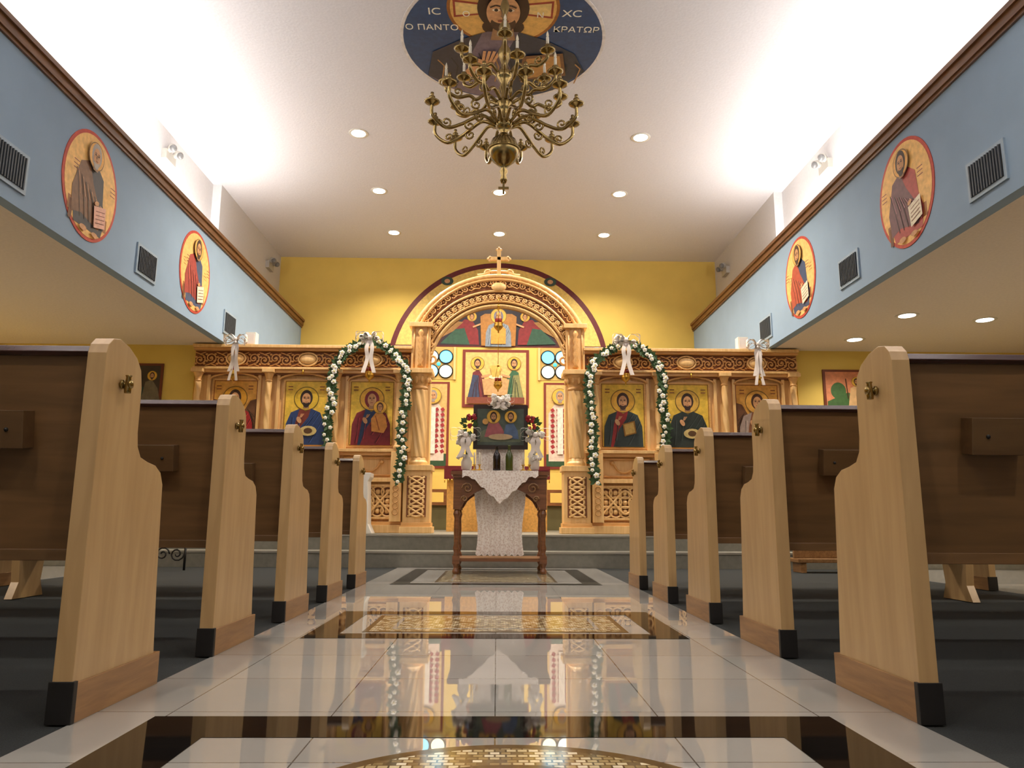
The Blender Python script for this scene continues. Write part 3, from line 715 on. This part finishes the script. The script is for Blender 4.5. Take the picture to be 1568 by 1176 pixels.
for x in (-1.7, -.85, 0, .85, 1.7): b.box(x-.025, x+.025, 12.46, 12.5, .79, .95, twood)
b.build('altar_bench')
# ------------------------------------------------------------ tetrapod table
TX, TY = .03, 7.2
T = empty('tetrapod_table', (TX, TY, 0))
b = MB(); hw, dp = .41, .56
for x in (-hw, hw):
    for y in (0.04, dp-.04):
        b.lathe([(.03, .007), (.035, .03), (.02, .06), (.036, .1)], (x, y, 0), twood, 12)
        b.box(x-.033, x+.033, y-.033, y+.033, .1, .17, twood)
        b.lathe([(.03, .17), (.02, .2), (.032, .24), (.022, .28), (.026, .42), (.022, .52), (.034, .56), (.022, .6)], (x, y, 0), twood, 12)
        b.box(x-.033, x+.033, y-.033, y+.033, .6, .92, twood)
b.box(-hw-.02, hw+.02, 0.02, dp-.02, .12, .15, twood)
b.box(-.47, .47, -.03, dp+.03, .925, .96, twood); b.box(-.45, .45, -.015, dp+.015, .9, .925, twood)
n = 20
arcp = [(-hw, .9), (-hw, .62)]+[(-.37+.74*i/n, .62+.2*math.sin(pi*i/n)**.6) for i in range(n+1)]+[(hw, .62), (hw, .9)]
b.prism(arcp, 'xz', .01, .035, twood); b.prism(arcp, 'xz', dp-.035, dp-.01, twood)
for x in (-hw-.01, hw-.01): b.box(x, x+.02, .05, dp-.05, .72, .9, twood)
for sx in (-1, 1):
    for (cx, cz, r) in ((.31, .8, .055), (.2, .85, .035), (.34, .7, .03), (.1, .865, .025)):
        b.tube([(sx*u, .0, v) for u, v in spiral(cx, cz, r, 0, 1.4, 1, 14)], .008, oak, 5)
b.build('carved_stand', T, None, .003)
b = MB()   # lace cloth: top sheet + pointed front drop + long runner
b.box(-.34, .34, -.035, dp, .961, .966, lace)
vs = []; fs = []; n = 24
for i in range(n+1):
    u = -.36+.72*i/n; dz = .06+.25*max(0, 1-abs(u)/.28) + .012*math.cos(i*2.2)
    yy = -.043-.012*math.sin(i*1.1)
    for k in range(4): vs.append((u, yy-.004*k, .966-dz*k/3))
for i in range(n):
    for k in range(3): a = 4*i+k; fs.append((a, a+1, a+5, a+4))
b.add(vs, fs, lace, True)
vs = []; fs = []
for i in range(n+1):
    u = -.23+.46*i/n
    for k in range(9): vs.append((u*(1+.08*math.sin(k*.8)), .16+.018*math.sin(i*1.25+k*.1), .955-.785*k/8+(.012*math.cos(i*2.1) if k == 8 else 0)))
for i in range(n):
    for k in range(8): a = 9*i+k; fs.append((a, a+1, a+10, a+9))
b.add(vs, fs, lace, True)
b.box(-.46, -.3, .0, dp-.02, .961, .972, maroon); b.box(.3, .46, .0, dp-.02, .961, .972, maroon)
b.build('lace_cloth', T)
b = MB()   # draped icon stand
vs = []; fs = []
for i in range(n+1):
    u = -.24+.48*i/n
    for k in range(3): vs.append((u, .24-.02*k+.012*math.sin(i*1.4)*k, 1.22-.125*k))
for i in range(n):
    for k in range(2): a = 3*i+k; fs.append((a, a+1, a+4, a+3))
b.add(vs, fs, lace, True); b.box(-.22, .22, .26, .42, .97, 1.2, lace)
b.build('icon_rest', T)
A = Art(wallT(0, .2, 1.41))
A.slab(rect(.54, .44), -.03, .012, paint('icon_frame_dark', (44,26,18), .35, 0, .2, 10, 0, .4)); A.n = .014
A.poly(rect(.46, .36), (76,88,78)); A.poly([(-.2,-.15),(.2,-.15),(.2,-.02),(.05,-.06),(-.1,.0),(-.2,-.05)], (104,112,90))
A.poly([(-.16,-.1),(-.12,.04),(-.03,.06),(.02,-.02),(.06,-.1)], (160,86,90)); A.poly([(.02,-.12),(.05,.02),(.12,.05),(.17,-.04),(.18,-.12)], (80,100,130))
head(A, -.07, .1, .24); head(A, .1, .1, .22); A.ell(0, -.1, .12, .03, (190,160,120), 16); A.ell(-.15, .05, .03, .03, (200,150,80), 12)
A.mb.build('festal_icon', T)
b = MB(); R = random.Random(5)
def cluster(c, n, rad, m, r=.022):
    for k in range(n):
        p = (c[0]+R.uniform(-rad, rad), c[1]+R.uniform(-rad, rad)*.5, c[2]+R.uniform(-rad, rad)*.8)
        for q in range(4):
            a = 2*pi*q/4+k; b.sphere((p[0]+r*.5*math.cos(a), p[1]-.004, p[2]+r*.5*math.sin(a)), r*.62, m, 6, 4)
        b.sphere((p[0], p[1]-r*.5, p[2]), r*.5, m, 6, 4)
def leaves(c, n, rad):
    for k in range(n):
        a = R.uniform(0, 2*pi); l = R.uniform(.04, .08); d = Vector((math.cos(a), R.uniform(-.5, .2), math.sin(a))).normalized(); w = d.cross(Vector((0, 1, 0))).normalized()*l*.3
        p0 = Vector(c)+d*rad*R.uniform(.1, .6); b.add([p0, p0+d*l*.5+w, p0+d*l, p0+d*l*.5-w], [(0, 1, 2, 3)], leaf)
cluster((0, .17, 1.66), 22, .075, white, .028)
bow(b, (0, .13, 1.66), .9, .08)
for sx in (-1, 1):
    leaves((sx*.31, .2, 1.42), 24, .1); cluster((sx*.29, .17, 1.49), 7, .04, red, .02); cluster((sx*.31, .16, 1.41), 4, .03, red, .018)
    cluster((sx*.34, .15, 1.3), 22, .075, white, .028); bow(b, (sx*.34, .1, 1.32), 1.0, .22)
    cluster((sx*.36, .12, 1.12), 6, .05, white, .02)
    b.lathe([(.035, 0), (.05, .02), (.055, .09), (.035, .13), (.045, .16)], (sx*.33, .17, .972), plastic, 16)
    b.tube([(sx*.33, .17, 1.12), (sx*.33, .17, 1.3)], .012, leaf, 6)
b.build('flower_arrangement', T)
b = MB()
for x, c in ((-.035, (24,12,14)), (.085, (70,80,30))):
    m = paint('bottle_glass_%d' % c[0], c, .06, 0, .1, 5, 0, .6)
    b.lathe([(.034, 0), (.037, .01), (.037, .14), (.03, .165), (.014, .19), (.013, .23), (.016, .235), (.016, .25), (.012, .25)], (x, .06, .967), m, 18)
b.build('wine_bottles', T)
b = MB()
for x in (-.25, -.2, .22, .28):
    b.lathe([(.03, 0), (.03, .008), (.008, .02), (.008, .05), (.02, .06)], (x, .05, .967), gold, 12); b.lathe([(.009, .06), (.009, .17), (.002, .18)], (x, .05, .967), wax, 8)
b.build('altar_candles', T)
b = MB(); b.prism([(-.13, .341), (.16, .341), (.11, .45), (.09, .95), (.12, 1.0), (.12, 1.05), (-.12, 1.05), (-.12, 1.0), (-.1, .95), (-.1, .45)], 'xz', -.12, .12, plastic)
b.build('white_pedestal', None, (-1.62, 9.1, 0), .006)

# ------------------------------------------------------------ side wall pictures
for sx, w, cols in ((1, .62, ((206,130,90), (60,96,50), (210,170,120))), (-1, .5, ((60,50,40), (50,70,60), (110,100,80)))):
    A = Art(wallT(sx*4.52, YI, 2.17))
    A.slab(rect(w, .56), 0, .02, paint('picture_frame_wood', (110,50,30), .4)); A.n = .021
    A.poly(rect(w-.06, .5), cols[0]); A.poly([(-w/2+.04, -.24), (w/2-.04, -.24), (w/2-.04, -.1), (0, -.02), (-w/2+.04, -.14)], cols[1])
    A.ell(-.12, 0, .1, .11, cols[1]); A.poly([(.0, -.2), (.04, .04), (.12, .07), (.2, -.04), (.24, -.2)], cols[2]); head(A, .12, .12, .22)
    A.line([(.0, -.1), (-.02, .16)], .012, (70,40,20)); A.mb.build('wall_icon')

# ------------------------------------------------------------ pews
prof = [(0,.09),(0,.93),(.008,.955),(.03,.975),(.065,.982),(.12,.972),(.17,.95),(.2,.92),(.212,.87),(.214,.74),(.222,.7),(.245,.672),(.29,.662),(.345,.655),(.385,.635),(.405,.6),(.41,.52),(.425,.3),(.445,.09)]
def pew_mesh(sx):
    b = MB(); L = 2.55
    def bx(a0, a1, y0, y1, z0, z1, m):
        a = sorted((sx*a0, sx*a1)); b.box(a[0], a[1], y0, y1, z0, z1, m)
    for off in (0, L+.065):
        b.prism(prof, 'yz', sx*off, sx*(off+.05), maple)
        bx(off-.006, off+.056, .012, .475, .0, .095, oak); bx(off-.007, off+.057, -.004, .014, 0, .1, black)  # black rear strip: dark carpet reflection put in as colour
    P = [(.03, .93), (.062, .945), (.14, .43), (.105, .40)]
    b.prism(P, 'yz', sx*.05, sx*(L+.065), pewback)
    b.prism([(.012, .935), (.02, .952), (.07, .956), (.078, .94), (.07, .925), (.02, .925)], 'yz', sx*.05, sx*(L+.065), pewcap)
    b.prism([(.1, .385), (.1, .415), (.44, .44), (.455, .41), (.44, .39)], 'yz', sx*.05, sx*(L+.065), pewback)
    b.prism([(.12, .385), (.42, .385), (.38, .1), (.42, .0), (.1, .0), (.15, .1)], 'yz', sx*1.95, sx*2.0, maple)
    for c in ((.28 if sx < 0 else .285), 1.15, 1.95):
        M = Matrix.Translation((sx*c, .040, .728)) @ Matrix.Rotation(math.radians(8.5), 4, 'X')
        b.box(-.078, .078, -.03, .02, -.05, .05, pewbox, M)
        b.sphere((-sx*.035, -.031, .0), .006, black, 8, 6, (1, 1, 1), M)
    b.lathe([(.004, 0), (.014, .002), (.014, .008), (.006, .012), (.006, .02), (.012, .024), (.012, .03), (.003, .034)], (0, 0, 0), brass, 12,
            Matrix.Translation((0, .09, .86)) @ Matrix.Rotation(-sx*pi/2, 4, 'Y'))
    b.lathe([(.009, -.025), (.01, -.01), (.007, .02), (.01, .025)], (-sx*.02, .09, .86), brass, 10)
    return b.build('church_pew', None, None, .005)
for sx, xf in ((-1, -1.04), (1, 1.065)):
    o0 = pew_mesh(sx)
    for k, y in enumerate((1.97, 2.90, 3.84, 4.76, 5.70)):
        o = o0 if k == 0 else o0.copy()
        if k: S.collection.objects.link(o)
        o.location = (xf, y, .004)

# ------------------------------------------------------------ chandelier
CX, CY = .03, 5.4
b = MB()
b.lathe([(.02,3.05),(.03,3.08),(.02,3.11),(.035,3.14),(.02,3.17),(.05,3.2),(.095,3.24),(.118,3.3),(.118,3.34),(.095,3.4),(.045,3.44),(.03,3.46),(.055,3.5),(.075,3.53),(.055,3.57),(.035,3.6),(.05,3.66),(.07,3.7),(.05,3.74),(.025,3.78),(.045,3.84),(.03,3.88),(.06,3.93),(.07,3.96),(.04,4.0),(.025,4.05),(.05,4.12),(.055,4.16),(.025,4.22),(.018,4.28),(.045,4.34),(.05,4.38),(.02,4.43),(.018,4.5),(.04,4.55),(.03,4.6),(.012,4.64)], (CX, CY, 0), brass, 28)
b.tube([(CX+.12*math.cos(a*pi/14), CY+.12*math.sin(a*pi/14), 3.32) for a in range(28)], .009, brass, 6, True)
b.box(CX-.008, CX+.008, CY-.008, CY+.008, 2.96, 3.07, brass); b.box(CX-.04, CX+.04, CY-.006, CY+.006, 3.0, 3.017, brass)
for k in range(12):   # chain to ceiling
    z = 4.64+k*.04; a = pi/2*(k % 2)
    b.tube([(CX+.012*math.cos(t*pi/4)*math.cos(a), CY+.012*math.cos(t*pi/4)*math.sin(a), z+.024*math.sin(t*pi/4)) for t in range(8)], .004, brass, 5, True)
b.lathe([(.06, -.05), (.03, -.03), (.07, 0)], (CX, CY, ZC), brass, 20)
bulb = paint('flame_bulb', (250,240,214), .2)
def tier(n, hr, hz, R, zc, off, drop, candle=True, seg=8):
    for k in range(n):
        a = 2*pi*(k+off)/n; ca, sa = math.cos(a), math.sin(a)
        pr = [(hr, hz), (hr+(R-hr)*.22, hz+.055), (hr+(R-hr)*.42, hz+.0), (hr+(R-hr)*.55, zc-drop*.75), (hr+(R-hr)*.78, zc-drop), (R*.985, zc-drop*.55), (R, zc)]
        b.tube([(CX+p.x*ca, CY+p.x*sa, p.y) for p in catmull([Vector((q[0], q[1], 0)) for q in pr], 5)], .0135, brass, seg)
        sp = spiral(hr+(R-hr)*.42, hz-.045, .045, pi/2, 1.3, -1, 14)
        b.tube([(CX+u*ca, CY+u*sa, v) for u, v in sp], .009, brass, 5)
        sp = spiral(R*.8, zc-drop+.045, .04, -pi/2, 1.2, -1, 12)
        b.tube([(CX+u*ca, CY+u*sa, v) for u, v in sp], .008, brass, 5)
        c = (CX+R*ca, CY+R*sa, zc)
        b.lathe([(.008, -.02), (.02, -.008), (.05, .004), (.062, .014), (.048, .012), (.016, .014), (.014, .022), (.022, .034), (.024, .055), (.016, .056)], c, brass, 14)
        if candle: b.lathe([(.011, .05), (.011, .125), (.006, .127)], c, wax, 8); b.lathe([(.006, .125), (.011, .14), (.008, .16), (.001, .18)], c, bulb, 8)
        else: b.lathe([(.014, .05), (.013, .09), (.005, .092)], c, brass, 8)
tier(12, .06, 3.53, .57, 3.62, .5, .18, False); tier(8, .05, 3.72, .46, 3.82, .25, .1); tier(6, .05, 3.96, .38, 4.04, .5, .09)
b.build('brass_chandelier')

# small things beyond the pews
b = MB()
for x in (0, .3): b.tube([(x, 0, 0.005), (x, 0, .28)], .012, black, 6)
b.tube([(0, 0, .28), (.3, 0, .28)], .012, black, 6)
for s_ in (0, 1): b.tube([(.08+s_*.14+u, 0, v) for u, v in spiral(0, .16, .07, 0, 1.5, 1-2*s_)], .008, black, 5)
b.build('wrought_iron_stand', None, (-3.35, 7.6, .0))
b = MB(); b.box(0, .6, 0, .25, .1, .14, oak); b.box(.03, .09, .02, .23, 0, .1, oak); b.box(.51, .57, .02, .23, 0, .1, oak); b.box(.0, .6, .1, .14, .14, .24, oak)
b.build('wooden_kneeler', None, (3.0, 7.6, .0), .005)

# ------------------------------------------------------------ world & camera
w = bpy.data.worlds.new('World'); S.world = w; w.use_nodes = True
w.node_tree.nodes['Background'].inputs[0].default_value = (1, .85, .7, 1); w.node_tree.nodes['Background'].inputs[1].default_value = .05
cam = bpy.data.cameras.new('Camera'); co = bpy.data.objects.new('Camera', cam); S.collection.objects.link(co)
cam.sensor_width = 36; cam.lens = 36*1150/1568; cam.clip_start = .02
M = Matrix.Rotation(math.radians(-1.09), 4, 'Z') @ Matrix.Rotation(math.radians(90+10.3), 4, 'X') @ Matrix.Rotation(math.radians(.3), 4, 'Z')
co.matrix_world = Matrix.Translation((0, 0, .5)) @ M
S.camera = co
S.view_settings.view_transform = 'Standard'
S.view_settings.exposure = 0.05
